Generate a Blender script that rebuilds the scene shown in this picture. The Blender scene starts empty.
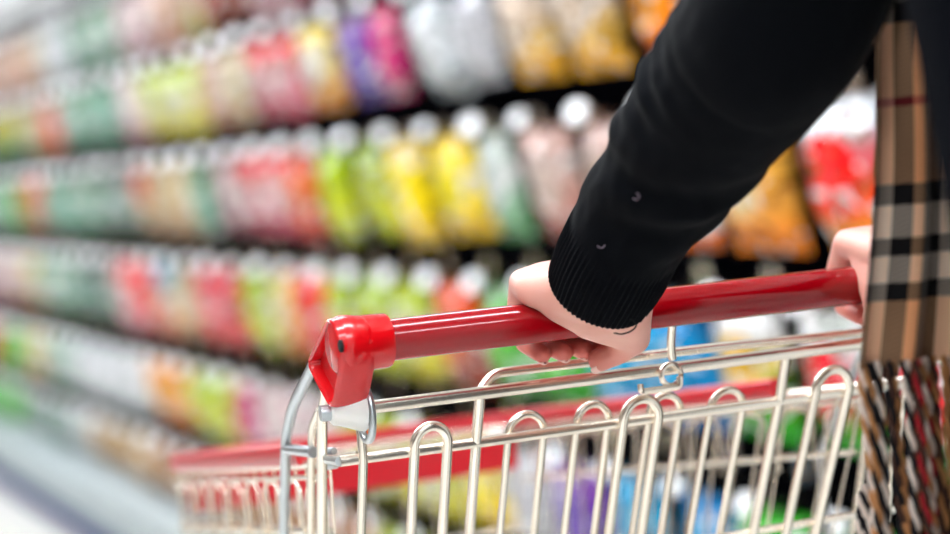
import bpy, bmesh, math, random
from mathutils import Vector, Matrix, noise, Quaternion
V = Vector
sc = bpy.context.scene
COL = sc.collection
PI = math.pi
rnd = random.Random(7)

# ------------------------------------------------------------------ camera
W_, H_ = 950, 534
F_PX = 2242.0
CAM_Z = 1.14
YAW, PITCH, ROLL = math.radians(21.15), math.radians(3.0), math.radians(4.95)
r0 = V((math.cos(YAW), -math.sin(YAW), 0))
fw = V((math.sin(YAW) * math.cos(PITCH), math.cos(YAW) * math.cos(PITCH), -math.sin(PITCH)))
u0 = r0.cross(fw)
cr = r0 * math.cos(ROLL) - u0 * math.sin(ROLL)
cu = u0 * math.cos(ROLL) + r0 * math.sin(ROLL)
CAM = V((0, 0, CAM_Z))

def ray(px, py):
    return (cr * ((px - W_ / 2) / F_PX) - cu * ((py - H_ / 2) / F_PX) + fw)
def on_y(px, py, y):
    d = ray(px, py); return CAM + d * ((y - CAM.y) / d.y)
def on_x(px, py, x):
    d = ray(px, py); return CAM + d * ((x - CAM.x) / d.x)
def on_d(px, py, dep):
    return CAM + ray(px, py) * dep
def on_plane(px, py, p, n):
    d = ray(px, py); return CAM + d * ((V(p) - CAM).dot(n) / d.dot(n))

cam = bpy.data.cameras.new('camera')
cam.sensor_width = 36; cam.lens = F_PX * 36 / W_
camo = bpy.data.objects.new('camera', cam); COL.objects.link(camo)
m = Matrix((cr, cu, -fw)).transposed().to_4x4(); m.translation = CAM
camo.matrix_world = m
cam.dof.use_dof = True
cam.dof.focus_distance = 1.68
cam.dof.aperture_fstop = 2.6 / .87
cam.clip_start = 0.05
sc.camera = camo

# ------------------------------------------------------------------ materials
def lin(c):
    return tuple(((x / 255) / 12.92 if x / 255 <= 0.04045 else ((x / 255 + 0.055) / 1.055) ** 2.4) for x in c)
def mat(name, rgb, rough=0.5, metal=0.0, coat=0.0, sss=0.0, bump=None, spec=0.5, emit=None, sheen=0.0, var=0.0):
    m = bpy.data.materials.new(name); m.use_nodes = True
    nt = m.node_tree; b = nt.nodes['Principled BSDF']
    c = (*lin(rgb), 1)
    b.inputs['Base Color'].default_value = c
    b.inputs['Roughness'].default_value = rough
    b.inputs['Metallic'].default_value = metal
    b.inputs['Specular IOR Level'].default_value = spec
    b.inputs['Coat Weight'].default_value = coat
    b.inputs['Coat Roughness'].default_value = 0.08
    b.inputs['Sheen Weight'].default_value = sheen
    if sss:
        b.inputs['Subsurface Weight'].default_value = sss
        b.inputs['Subsurface Radius'].default_value = (0.012, 0.004, 0.002)
        b.inputs['Subsurface Scale'].default_value = 1.0
    if emit:
        b.inputs['Emission Color'].default_value = (*lin(emit[0]), 1)
        b.inputs['Emission Strength'].default_value = emit[1]
    tc = nt.nodes.new('ShaderNodeTexCoord')
    if var:
        n = nt.nodes.new('ShaderNodeTexNoise'); n.inputs['Scale'].default_value = 14
        nt.links.new(tc.outputs['Object'], n.inputs['Vector'])
        mx = nt.nodes.new('ShaderNodeMix'); mx.data_type = 'RGBA'
        mx.inputs[6].default_value = c
        mx.inputs[7].default_value = tuple(x * (1 - var) for x in c[:3]) + (1,)
        nt.links.new(n.outputs['Fac'], mx.inputs[0]); nt.links.new(mx.outputs[2], b.inputs['Base Color'])
    if bump:
        sc_, st, dist = bump
        n = nt.nodes.new('ShaderNodeTexNoise'); n.inputs['Scale'].default_value = sc_
        n.inputs['Detail'].default_value = 4
        nt.links.new(tc.outputs['Object'], n.inputs['Vector'])
        bp = nt.nodes.new('ShaderNodeBump'); bp.inputs['Strength'].default_value = st
        bp.inputs['Distance'].default_value = dist
        nt.links.new(n.outputs['Fac'], bp.inputs['Height']); nt.links.new(bp.outputs['Normal'], b.inputs['Normal'])
    return m

M = {}
M['chrome'] = mat('zinc_plated_wire', (246, 236, 222), 0.27, 1.0, bump=(300, 0.15, 0.0004))
M['chrome_grey'] = mat('grey_zinc_tube', (190, 196, 200), 0.32, 1.0, bump=(250, 0.15, 0.0004))
M['red_tube'] = mat('dark_red_handle_plastic', (150, 0, 12), 0.16, coat=0.25, spec=.35, bump=(60, 0.05, 0.0006))
M['red_cap'] = mat('bright_red_cap_plastic', (205, 2, 14), 0.25, coat=0.4, bump=(120, 0.12, 0.0006))
M['red_rim'] = mat('red_rim_plastic', (186, 2, 24), 0.35, coat=0.1)
M['white_plastic'] = mat('white_bushing_plastic', (238, 236, 232), 0.4, sss=0.1)
M['rubber'] = mat('grey_rubber', (60, 60, 62), 0.7)
M['floor'] = mat('pale_vinyl_floor', (226, 224, 218), 0.25, bump=(8, 0.05, 0.002), var=0.05)
M['ceiling'] = mat('ceiling_white', (212, 214, 212), 0.9)
M['wall'] = mat('wall_paint', (206, 208, 206), 0.85, bump=(40, 0.1, 0.002))
M['dark_panel'] = mat('dark_pegboard', (5, 5, 8), 0.95, spec=.0)
M['shelf_white'] = mat('shelf_enamel_light_grey', (176, 186, 188), 0.7, spec=.1)
M['blue_strip'] = mat('navy_kick_strip', (16, 26, 92), 0.9, spec=.02)
M['shelf_cap'] = mat('dark_grey_top_cap', (78, 76, 74), 0.5)
M['tag'] = mat('white_tag_card', (250, 252, 255), 0.15, coat=1.0, spec=.8)
M['light_body'] = mat('fixture_enamel', (235, 235, 235), 0.5)
M['light_emit'] = mat('lit_diffuser', (255, 255, 255), 0.5, emit=((246, 250, 255), 15.0))
M['trousers'] = mat('charcoal_trousers', (32, 33, 40), 0.9, bump=(400, 0.3, 0.001))
M['shoe'] = mat('black_leather', (18, 17, 17), 0.35)
M['hair'] = mat('dark_brown_hair', (38, 24, 18), 0.45, bump=(120, 0.6, 0.003))
M['eye'] = mat('eye_white', (235, 232, 226), 0.2)
M['iris'] = mat('brown_iris', (60, 36, 20), 0.2)
M['lip'] = mat('lips', (186, 96, 92), 0.45)
M['nail'] = mat('fingernail', (246, 200, 188), 0.3, coat=0.2)
M['thread_and_hole'] = mat('black_yarn_and_hole_shade', (6, 6, 9), 0.9)
M['lint'] = mat('pale_lint', (120, 105, 118), 0.9)
M['coat'] = mat('navy_black_wool', (6, 8, 15), 0.9, bump=(700, 0.5, 0.0008), spec=0.04, sheen=0.0)

def skin_material():
    m = mat('skin', (240, 190, 168), 0.42, sss=0.12)
    nt = m.node_tree; b = nt.nodes['Principled BSDF']
    tc = nt.nodes.new('ShaderNodeTexCoord')
    n = nt.nodes.new('ShaderNodeTexNoise'); n.inputs['Scale'].default_value = 28; n.inputs['Detail'].default_value = 3
    nt.links.new(tc.outputs['Object'], n.inputs['Vector'])
    vc = nt.nodes.new('ShaderNodeVertexColor'); vc.layer_name = 'flush'
    mx = nt.nodes.new('ShaderNodeMix'); mx.data_type = 'RGBA'
    mx.inputs[6].default_value = (*lin((238, 186, 170)), 1); mx.inputs[7].default_value = (*lin((226, 154, 138)), 1)
    nt.links.new(n.outputs['Fac'], mx.inputs[0])
    m2 = nt.nodes.new('ShaderNodeMix'); m2.data_type = 'RGBA'
    nt.links.new(vc.outputs['Color'], m2.inputs[0]); nt.links.new(mx.outputs[2], m2.inputs[6])
    m2.inputs[7].default_value = (*lin((206, 80, 70)), 1)
    nt.links.new(m2.outputs[2], b.inputs['Base Color'])
    n2 = nt.nodes.new('ShaderNodeTexVoronoi'); n2.inputs['Scale'].default_value = 520
    nt.links.new(tc.outputs['Object'], n2.inputs['Vector'])
    bp = nt.nodes.new('ShaderNodeBump'); bp.inputs['Strength'].default_value = 0.12; bp.inputs['Distance'].default_value = 0.0006
    nt.links.new(n2.outputs['Distance'], bp.inputs['Height']); nt.links.new(bp.outputs['Normal'], b.inputs['Normal'])
    return m
M['skin'] = skin_material()

def knit_material(name, scale=900.0):
    m = mat(name, (2, 4, 9), 0.8, spec=0.05, sheen=0.015)
    nt = m.node_tree; b = nt.nodes['Principled BSDF']
    tc = nt.nodes.new('ShaderNodeTexCoord')
    n = nt.nodes.new('ShaderNodeTexVoronoi'); n.inputs['Scale'].default_value = scale
    nt.links.new(tc.outputs['Object'], n.inputs['Vector'])
    bp = nt.nodes.new('ShaderNodeBump'); bp.inputs['Strength'].default_value = 0.35; bp.inputs['Distance'].default_value = 0.0008
    nt.links.new(n.outputs['Distance'], bp.inputs['Height']); nt.links.new(bp.outputs['Normal'], b.inputs['Normal'])
    return m
M['knit'] = knit_material('black_fine_knit')

# ------------------------------------------------------------------ mesh builder
class MB:
    def __init__(s): s.v = []; s.f = []; s.uv = None
    def add(s, vs, fs):
        o = len(s.v); s.v += [V(p) for p in vs]; s.f += [tuple(i + o for i in f) for f in fs]; return s
    def box(s, a, b):
        x0, y0, z0 = a; x1, y1, z1 = b
        return s.add([(x0,y0,z0),(x1,y0,z0),(x1,y1,z0),(x0,y1,z0),(x0,y0,z1),(x1,y0,z1),(x1,y1,z1),(x0,y1,z1)],
              [(0,3,2,1),(4,5,6,7),(0,1,5,4),(1,2,6,5),(2,3,7,6),(3,0,4,7)])
    def rings(s, rings, closed=True, caps=True):
        n = len(rings[0]); vs = [p for r in rings for p in r]; fs = []
        for i in range(len(rings) - 1):
            for j in range(n if closed else n - 1):
                k = (j + 1) % n
                fs.append((i*n+j, i*n+k, (i+1)*n+k, (i+1)*n+j))
        if caps and closed:
            fs.append(tuple(range(n - 1, -1, -1))); fs.append(tuple((len(rings)-1)*n + j for j in range(n)))
        return s.add(vs, fs)
    def tube(s, pts, r, n=12, closed=False):
        pts = [V(p) for p in pts]
        rr = r if isinstance(r, (list, tuple)) else [r] * len(pts)
        N = len(pts); T = []
        for i in range(N):
            a = pts[(i-1) % N] if (closed or i > 0) else pts[i]
            b = pts[(i+1) % N] if (closed or i < N-1) else pts[i]
            T.append((b - a).normalized())
        nrm = T[0].orthogonal().normalized(); rings = []
        for i in range(N):
            if i: nrm = (nrm - T[i] * nrm.dot(T[i])).normalized()
            bn = T[i].cross(nrm)
            rings.append([pts[i] + (nrm * math.cos(2*PI*j/n) + bn * math.sin(2*PI*j/n)) * rr[i] for j in range(n)])
        if closed: rings.append(rings[0]); return s.rings(rings, caps=False)
        return s.rings(rings)
    def lathe(s, o, axis, prof, n=32, caps=True):
        o = V(o); ax = V(axis).normalized(); e1 = ax.orthogonal().normalized(); e2 = ax.cross(e1)
        return s.rings([[o + ax*h + (e1*math.cos(2*PI*j/n) + e2*math.sin(2*PI*j/n))*r for j in range(n)] for h, r in prof], caps=caps)

def smoothpath(pts, k=6):
    pts = [V(p) for p in pts]; out = []
    P = [pts[0]*2 - pts[1]] + pts + [pts[-1]*2 - pts[-2]]
    for i in range(1, len(P) - 2):
        for j in range(k):
            t = j / k
            out.append(0.5*((2*P[i]) + (P[i+1]-P[i-1])*t + (2*P[i-1]-5*P[i]+4*P[i+1]-P[i+2])*t*t + (3*P[i]-P[i-1]-3*P[i+1]+P[i+2])*t**3))
    out.append(pts[-1]); return out
def fillet(pts, rad, k=5):
    pts = [V(p) for p in pts]; out = [pts[0]]
    for i in range(1, len(pts) - 1):
        a, b, c = pts[i-1], pts[i], pts[i+1]
        r = min(rad, (a-b).length*.48, (c-b).length*.48)
        p, q = b + (a-b).normalized()*r, b + (c-b).normalized()*r
        for j in range(k + 1):
            t = j/k; out.append(p*(1-t)**2 + b*2*t*(1-t) + q*t*t)
    out.append(pts[-1]); return out

def world_loc(o):
    p = V((0, 0, 0))
    while o: p += o.location; o = o.parent
    return p
def obj(name, mb, material, parent=None, smooth=True, loc=None, bevel=0.0, sub=0):
    me = bpy.data.meshes.new(name)
    off = world_loc(parent) if parent else V((0, 0, 0))
    if loc is not None: off = V(loc)
    me.from_pydata([tuple(p - off) for p in mb.v], [], mb.f)
    if mb.uv:
        uvl = me.uv_layers.new(name='UVMap')
        for l in me.loops: uvl.data[l.index].uv = mb.uv[l.vertex_index]
    me.validate()
    o = bpy.data.objects.new(name, me); COL.objects.link(o)
    me.materials.append(material)
    if smooth:
        me.polygons.foreach_set('use_smooth', [True]*len(me.polygons))
        try: me.set_sharp_from_angle(angle=math.radians(42))
        except Exception: pass
    if bevel:
        b = o.modifiers.new('bevel', 'BEVEL'); b.width = bevel; b.segments = 3; b.limit_method = 'ANGLE'
    if sub:
        b = o.modifiers.new('sub', 'SUBSURF'); b.levels = sub; b.render_levels = sub
    if parent: o.parent = parent
    if loc is not None: o.location = off
    return o
def tag(o, label, cat, group=None):
    o['label'] = label; o['category'] = cat
    if group: o['group'] = group
    return o
def thing(name, label, cat, loc, group=None):
    o = bpy.data.objects.new(name, None); COL.objects.link(o); o.location = loc
    o.empty_display_size = .05
    return tag(o, label, cat, group)
def struct(name, mb, material, **k):
    o = obj(name, mb, material, **k); o['kind'] = 'structure'; return o

# ------------------------------------------------------------------ room
FZ = -.18      # floor height while building
XL, XR, YB, YF, ZC = -2.4, 2.16, -3.2, 17.0, 3.3
struct('floor', MB().box((XL-.1, YB-.1, FZ-.1), (XR+.1, YF+.1, FZ)), M['floor'], smooth=False)
struct('ceiling', MB().box((XL-.1, YB-.1, ZC), (XR+.1, YF+.1, ZC+.1)), M['ceiling'], smooth=False)
M['wall_dark'] = mat('taupe_wall', (112, 104, 100), 0.9)
struct('wall_left', MB().box((XL-.1, YB, FZ), (XL, YF, ZC)), M['wall_dark'], smooth=False)
struct('wall_right', MB().box((XR, YB, FZ), (XR+.1, YF, ZC)), M['wall'], smooth=False)
struct('wall_far', MB().box((XL, YF, FZ), (XR, YF+.1, ZC)), M['wall_dark'], smooth=False)
struct('wall_near', MB().box((XL, YB-.1, FZ), (XR, YB, ZC)), M['wall'], smooth=False)

# ceiling lights, hung across the aisle
for i, y in enumerate((-1.4, 1.2, 3.9, 6.5, 9.1, 11.7, 14.3)):
    where = ['behind the photographer', 'right above the shopper', 'above the front of the cart', 'third ahead of the shopper', 'fourth ahead of the shopper',
             'fifth ahead of the shopper', 'last before the far wall'][i]
    t = thing('ceiling_light', 'long white ceiling light across the aisle, ' + where, 'ceiling light', (0, y, ZC), 'ceiling lights over the aisle')
    obj('housing', MB().box((-1.5, y-.17, ZC-.07), (1.5, y+.17, ZC-.001)), M['light_body'], t, smooth=False)
    obj('diffuser', MB().box((-1.46, y-.13, ZC-.085), (1.46, y+.13, ZC-.071)), M['light_emit'], t, smooth=False)

# ------------------------------------------------------------------ gondola shelving
DX = 1.62                      # plane of the pack fronts
PX = 1.86                      # face of the pegboard
bays = [1.0 + 1.3*k for k in range(10)]
ordn = ['first', 'second', 'third', 'fourth', 'fifth', 'sixth', 'seventh', 'eighth', 'ninth', 'tenth', 'eleventh', 'twelfth', 'thirteenth', 'fourteenth',
        'fifteenth', 'sixteenth', 'seventeenth', 'eighteenth', 'nineteenth', 'twentieth']
ordn += ['twenty-' + o for o in ordn[:9]] + ['thirtieth'] + ['thirty-' + o for o in ordn[:9]] + ['fortieth'] + ['forty-' + o for o in ordn[:9]]
for k, y in enumerate(bays):
    t = thing('shelving_unit', 'dark pegboard shelving bay, %s along the aisle from the near end' % ordn[k], 'shelving', (PX, y + .65, FZ), 'shelving bays along the right side')
    y1 = y + 1.296
    obj('back_panel', MB().box((PX, y, .03), (PX+.05, y1, 1.80)), M['dark_panel'], t, smooth=False)
    obj('base_shelf', MB().box((DX-.08, y, .02), (PX, y1, .05)), M['shelf_white'], t, smooth=False)
    obj('kick_plate', MB().box((DX-.065, y, FZ+.082), (DX-.045, y1, .02)), M['shelf_white'], t, smooth=False)
    obj('kick_strip', MB().box((DX-.07, y, FZ+.001), (DX-.05, y1, FZ+.082)), M['blue_strip'], t, smooth=False)
    obj('upright', MB().box((PX-.0004, y-.001, .05), (PX+.05, y+.02, 1.80)), M['dark_panel'], t, smooth=False)
    obj('top_cap', MB().box((DX-.02, y, 1.80), (PX+.06, y1, 1.83)), M['shelf_cap'], t, smooth=False)

# ---- packs
S = {  # design: (top, middle, bottom, words)
 'peach':   ((226,190,170),(244,214,196),(214,160,140),'peach coloured'),
 'white':   ((225,232,236),(246,248,250),(205,215,222),'white and silver'),
 'whgreen': ((90,150,110),(236,244,240),(30,110,80),'green and white'),
 'teal':    ((60,140,110),(205,232,220),(20,110,85),'teal and white'),
 'dgreen':  ((24,70,50),(190,206,204),(10,70,46),'dark green and white'),
 'pinkwh':  ((235,205,205),(248,236,236),(196,140,150),'pale pink and white'),
 'peachlime':((232,196,180),(238,214,196),(186,180,30),'peach and lime'),
 'brown':   ((150,72,48),(186,108,78),(110,60,50),'orange brown'),
 'yelteal': ((200,190,80),(226,220,130),(50,130,110),'yellow and teal'),
 'cream':   ((226,210,170),(248,240,216),(200,170,120),'cream'),
 'red':     ((214,70,60),(236,120,100),(200,40,40),'red'),
 'redwh':   ((206,40,60),(244,230,226),(190,80,110),'red topped white'),
 'lime':    ((176,200,20),(222,228,110),(206,214,10),'lime green'),
 'limewh':  ((190,206,60),(238,240,200),(214,206,10),'lime and white'),
 'yelwh':   ((228,210,40),(246,244,236),(226,170,60),'yellow topped white'),
 'purple':  ((130,60,170),(120,80,190),(70,40,150),'purple'),
 'magenta': ((206,40,130),(226,90,160),(170,30,110),'magenta'),
 'orange':  ((236,120,40),(244,190,160),(206,80,50),'orange'),
 'silver':  ((206,206,212),(232,232,238),(188,188,194),'silver'),
 'clear':   ((226,206,188),(236,216,196),(236,190,20),'biscuit brown with yellow base'),
 'yellow':  ((250,222,0),(255,240,10),(248,214,0),'bright yellow'),
 'amber':   ((246,166,10),(250,186,30),(232,140,10),'amber yellow'),
 'amberwh': ((250,180,20),(246,220,170),(240,160,10),'amber and white'),
 'redamber':((220,224,230),(222,30,56),(244,176,20),'white red and amber'),
 'greywh':  ((200,206,212),(226,228,234),(216,40,66),'grey and white with red base'),
 'green':   ((60,150,30),(120,200,60),(40,130,20),'leaf green'),
 'greywg':  ((188,200,190),(226,232,228),(110,170,120),'grey green and white'),
 'pinkbei': ((226,190,180),(236,212,200),(196,130,120),'pinkish beige'),
 'redbei':  ((214,70,50),(236,206,180),(196,160,110),'red topped beige'),
 'beige':   ((220,196,150),(232,214,180),(190,156,110),'beige'),
 'oranged': ((220,110,60),(228,150,110),(150,70,50),'burnt orange'),
 'cyan':    ((0,176,226),(20,196,240),(0,150,214),'cyan blue'),
 'blue':    ((0,150,220),(20,180,236),(0,120,196),'deep blue'),
 'cyanpeach':((0,150,190),(244,200,180),(230,160,130),'cyan topped peach'),
 'pink':    ((236,90,110),(244,190,190),(222,50,70),'pink and red'),
 'lilac':   ((196,190,214),(220,214,232),(160,150,190),'lilac grey'),
 'dark':    ((50,50,56),(90,90,98),(36,36,42),'charcoal'),
 'tan':     ((214,190,150),(222,190,150),(176,140,90),'tan'),
 'orangeyel':((236,170,20),(244,196,60),(226,150,40),'orange yellow'),
 'pinkgreen':((236,236,236),(226,70,90),(50,150,20),'pink and green'),
 'yelgreen':((236,236,236),(236,200,60),(60,160,40),'white yellow and green'),
 'wood':    ((170,120,80),(206,170,130),(150,110,70),'brown and tan'),
}
# per tier: tag height and what hangs there, by the picture column where each run of packs ends
TAGZ = [1.745, 1.477, 1.180, .870, .550, .285]
ROWS = [
 [(40,'peach'),(52,'cream'),(75,'white'),(125,'whgreen'),(148,'pinkwh'),(172,'peach'),(192,'peachlime'),(250,'brown'),(600,'pinkwh'),(1200,'amber')],
 [(12,'yelteal'),(30,'yelteal'),(48,'cream'),(66,'red'),(98,'whgreen'),(122,'teal'),(148,'pinkwh'),(192,'limewh'),(212,'white'),(232,'peach'),(252,'cream'),(306,'redwh'),
  (334,'yelwh'),(366,'purple'),(400,'magenta'),(412,'orange'),(420,'orange'),(450,'white'),(500,'silver'),(530,'clear'),(600,'clear'),(640,'clear'),(700,'amber'),(800,'amberwh'),(812,'amber'),(900,'greywh'),(1200,'greywh')],
 [(14,'whgreen'),(28,'green'),(46,'oranged'),(80,'teal'),(108,'whgreen'),(132,'dgreen'),(160,'redbei'),(184,'beige'),(216,'whgreen'),(248,'pinkwh'),(284,'redwh'),(308,'orange'),(330,'pink'),
  (368,'lime'),(398,'lime'),(478,'yellow'),(534,'greywg'),(570,'pinkbei'),(640,'pinkbei'),(700,'amber'),(742,'amber'),(775,'amberwh'),(812,'amber'),(1200,'redamber')],
 [(18,'pinkwh'),(30,'peach'),(48,'yelwh'),(78,'whgreen'),(122,'dgreen'),(134,'redwh'),(150,'red'),(176,'cyanpeach'),(204,'cream'),(236,'pink'),(266,'lime'),(304,'yelwh'),(318,'red'),(400,'lime'),(425,'limewh'),
  (462,'oranged'),(500,'lilac'),(590,'green'),(650,'cyan'),(690,'blue'),(726,'cyan'),(780,'yelgreen'),(1200,'pinkgreen')],
 [(8,'red'),(30,'green'),(50,'yelwh'),(84,'whgreen'),(112,'white'),(150,'white'),(160,'pinkwh'),(190,'orangeyel'),(234,'lime'),(266,'magenta'),(330,'pinkwh'),(380,'lime'),(470,'limewh'),(512,'yellow'),(535,'silver'),(590,'purple'),(630,'white'),
  (700,'cyan'),(730,'blue'),(1200,'green')],
 [(40,'green'),(80,'dgreen'),(100,'white'),(165,'tan'),(190,'wood'),(380,'wood'),(560,'limewh'),(620,'white'),(1200,'green')],
]
def vivid(c, k=1.9):
    g = sum(c)/3; sat = (max(c)-min(c))/max(c)
    f = .95 - .17*min(1, sat*2.0)
    k = 1.15 + (k-1.15)*min(1, max(0, sat-.15)*2.4)
    if c[2] == max(c) and sat > .5: k = min(k, 1.1); f = .9
    return tuple(max(0, min(255, (g + (x-g)*k) * f)) for x in c)
def pack_material(key):
    top, mid, bot = (vivid(c) for c in S[key][:3])
    m = bpy.data.materials.new('printed_foil_' + key); m.use_nodes = True
    nt = m.node_tree; N = nt.nodes; L = nt.links; b = N['Principled BSDF']
    b.inputs['Metallic'].default_value = .2; b.inputs['Roughness'].default_value = 0.17; b.inputs['Coat Weight'].default_value = 0; b.inputs['Coat Roughness'].default_value = .08; b.inputs['Specular IOR Level'].default_value = .25
    uv = N.new('ShaderNodeUVMap'); sp = N.new('ShaderNodeSeparateXYZ'); L.new(uv.outputs[0], sp.inputs[0])
    rp = N.new('ShaderNodeValToRGB'); cr_ = rp.color_ramp; cr_.interpolation = 'EASE'
    cr_.elements[0].position = .12; cr_.elements[0].color = (*lin(bot), 1)
    cr_.elements[1].position = .84; cr_.elements[1].color = (*lin(top), 1)
    e = cr_.elements.new(.38); e.color = (*lin(tuple(.5*a+.5*c for a, c in zip(mid, bot))), 1)
    e = cr_.elements.new(.64); e.color = (*lin(tuple(.5*a+.5*c for a, c in zip(mid, top))), 1)
    L.new(sp.outputs[1], rp.inputs[0])
    vm = N.new('ShaderNodeVectorMath'); vm.operation = 'SUBTRACT'; L.new(uv.outputs[0], vm.inputs[0]); vm.inputs[1].default_value = (.5, .55, 0)
    vs = N.new('ShaderNodeVectorMath'); vs.operation = 'MULTIPLY'; L.new(vm.outputs[0], vs.inputs[0]); vs.inputs[1].default_value = (3.3, 3.6, 0)
    ln = N.new('ShaderNodeVectorMath'); ln.operation = 'LENGTH'; L.new(vs.outputs[0], ln.inputs[0])
    lt = N.new('ShaderNodeMath'); lt.operation = 'LESS_THAN'; L.new(ln.outputs['Value'], lt.inputs[0]); lt.inputs[1].default_value = 1.0
    mx = N.new('ShaderNodeMix'); mx.data_type = 'RGBA'; L.new(lt.outputs[0], mx.inputs[0]); L.new(rp.outputs[0], mx.inputs[6])
    mx.inputs[7].default_value = (*lin(mid), 1)
    # product blobs and print, then white patches painted in as highlights
    nz = N.new('ShaderNodeTexNoise'); nz.inputs['Scale'].default_value = 7; nz.inputs['Detail'].default_value = 1
    oi = N.new('ShaderNodeObjectInfo'); mv = N.new('ShaderNodeVectorMath'); mv.operation = 'ADD'
    cb = N.new('ShaderNodeCombineXYZ'); L.new(oi.outputs['Random'], cb.inputs[2])
    ml = N.new('ShaderNodeVectorMath'); ml.operation = 'SCALE'; ml.inputs['Scale'].default_value = 30; L.new(cb.outputs[0], ml.inputs[0])
    L.new(uv.outputs[0], mv.inputs[0]); L.new(ml.outputs[0], mv.inputs[1]); L.new(mv.outputs[0], nz.inputs['Vector'])
    gt = N.new('ShaderNodeMath'); gt.operation = 'GREATER_THAN'; gt.inputs[1].default_value = .60; L.new(nz.outputs['Fac'], gt.inputs[0])
    m2 = N.new('ShaderNodeMix'); m2.data_type = 'RGBA'; L.new(gt.outputs[0], m2.inputs[0]); L.new(mx.outputs[2], m2.inputs[6])
    m2.inputs[7].default_value = (*lin(tuple(x*.5 for x in bot)), 1)
    nw = N.new('ShaderNodeTexNoise'); nw.inputs['Scale'].default_value = 8; nw.inputs['Detail'].default_value = 0
    av = N.new('ShaderNodeVectorMath'); av.operation = 'ADD'; av.inputs[1].default_value = (7, 3, 5); L.new(mv.outputs[0], av.inputs[0]); L.new(av.outputs[0], nw.inputs['Vector'])
    g3 = N.new('ShaderNodeMath'); g3.operation = 'GREATER_THAN'; g3.inputs[1].default_value = .67; L.new(nw.outputs['Fac'], g3.inputs[0])  # white patches: highlights put into the printed colour
    m3 = N.new('ShaderNodeMix'); m3.data_type = 'RGBA'; L.new(g3.outputs[0], m3.inputs[0]); L.new(m2.outputs[2], m3.inputs[6])
    m3.inputs[7].default_value = (.84, .84, .84, 1)
    L.new(m3.outputs[2], b.inputs['Base Color'])
    n3 = N.new('ShaderNodeTexNoise'); n3.inputs['Scale'].default_value = 7; n3.inputs['Detail'].default_value = 1; L.new(mv.outputs[0], n3.inputs['Vector'])
    bp = N.new('ShaderNodeBump'); bp.inputs['Strength'].default_value = .8; bp.inputs['Distance'].default_value = .022
    L.new(n3.outputs['Fac'], bp.inputs['Height']); L.new(bp.outputs['Normal'], b.inputs['Normal'])
    return m
def pack_mesh(name, w, h, t, seed, nx=12, nz=16):
    """pillow pouch hanging below its origin: width along y, height along z, front at -x"""
    vs, uv, fs = [], [], []
    for side in (-1, 1):
        for j in range(nz + 1):
            for i in range(nx + 1):
                u, v = i/nx*2-1, j/nz*2-1
                vv = abs(v)
                prof = max(0.0, 1 - (max(0, vv-.0)/.88)**3.2) if vv < .88 else 0.0
                b = t * .5 * (max(0.0, 1-abs(u)**2.6))**.6 * prof**.65
                b *= 1 + .16*noise.noise(V((u*2.1, v*2.4, seed*3+side))) + .20*noise.noise(V((u*3.7, v*5, seed*5+side)))
                ww = w*.5*(1 - .05*(1-abs(v)**2)) + .002*math.sin(j*2.3+seed)
                crimp = .0012*math.sin(i*PI) if vv >= .88 else 0
                vs.append((side*(b+.0008)+crimp, u*ww, -h*.5 + v*h*.5)); uv.append((1-i/nx, j/nz))
    n1 = (nx+1)*(nz+1)
    for s_ in (0, 1):
        for j in range(nz):
            for i in range(nx):
                a = s_*n1 + j*(nx+1)+i; q = (a, a+1, a+nx+2, a+nx+1)
                fs.append(q if s_ else q[::-1])
    for j in range(nz):
        for e in (0, nx):
            a = j*(nx+1)+e; q = (a, a+nx+1, n1+a+nx+1, n1+a); fs.append(q if e == 0 else q[::-1])
    for i in range(nx):
        for e in (0, nz):
            a = e*(nx+1)+i; q = (a, n1+a, n1+a+1, a+1); fs.append(q if e == 0 else q[::-1])
    me = bpy.data.meshes.new(name); me.from_pydata(vs, [], fs)
    l = me.uv_layers.new(name='UVMap')
    for lp in me.loops: l.data[lp.index].uv = uv[lp.vertex_index]
    me.polygons.foreach_set('use_smooth', [True]*len(me.polygons))
    return me
PM = {}
protos = {}
def get_pack(key, var):
    if (key, var) not in protos:
        if key not in PM: PM[key] = pack_material(key)
        w, h, t = [(.215, .215, .085), (.198, .205, .07), (.232, .22, .095)][var]
        me = pack_mesh('snack_pouch', w, h, t, var + len(protos)); me.materials.append(PM[key])
        protos[(key, var)] = me
    return protos[(key, var)]
def px_of(p):
    d = V(p) - CAM; return W_/2 + F_PX*d.dot(cr)/d.dot(fw), H_/2 - F_PX*d.dot(cu)/d.dot(fw)
rowname = ['top', 'second', 'third', 'fourth', 'fifth', 'bottom']
slots = [1.75 + .262*i for i in range(40)]
# one peg hook, copied
rod = MB().tube(fillet([(PX-.001, 0, 0), (DX+.02, 0, 0), (DX-.012, 0, .012)], .01), .003, 8)
_o = [V((0, .024*math.copysign(abs(math.cos(a))**.55, math.cos(a)), .026*math.copysign(abs(math.sin(a))**.55, math.sin(a)))) for a in [2*PI*i/20 for i in range(20)]]
def _tag(size, yaw, tilt):      # label leans back and is turned a little towards shoppers coming up the aisle
    def pf(k, d):
        out_ = []
        for p in _o:
            q = V((p.z*k*size*math.sin(tilt) + d*math.cos(tilt), p.y*k*size, p.z*k*size*math.cos(tilt) - d*math.sin(tilt)))
            c_, s_ = math.cos(yaw), math.sin(yaw)
            out_.append(V((DX-.020 + q.x*c_ - q.y*s_, q.x*s_ + q.y*c_, q.z + .008)))
        return out_
    return MB().rings([pf(k, d) for k, d in ((.90, -.004), (.97, -.0035), (1, -.001), (1, .002), (.9, .003))])
tag_kinds = [(.76, .62, .62), (.68, .72, .55), (.64, .55, .66), (.76, .70, .60), (.60, .45, .55), (.78, .66, .45)]
hp = MB().box((PX-.012, -.02, -.015), (PX-.0005, .02, .03))
hook0 = None
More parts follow.
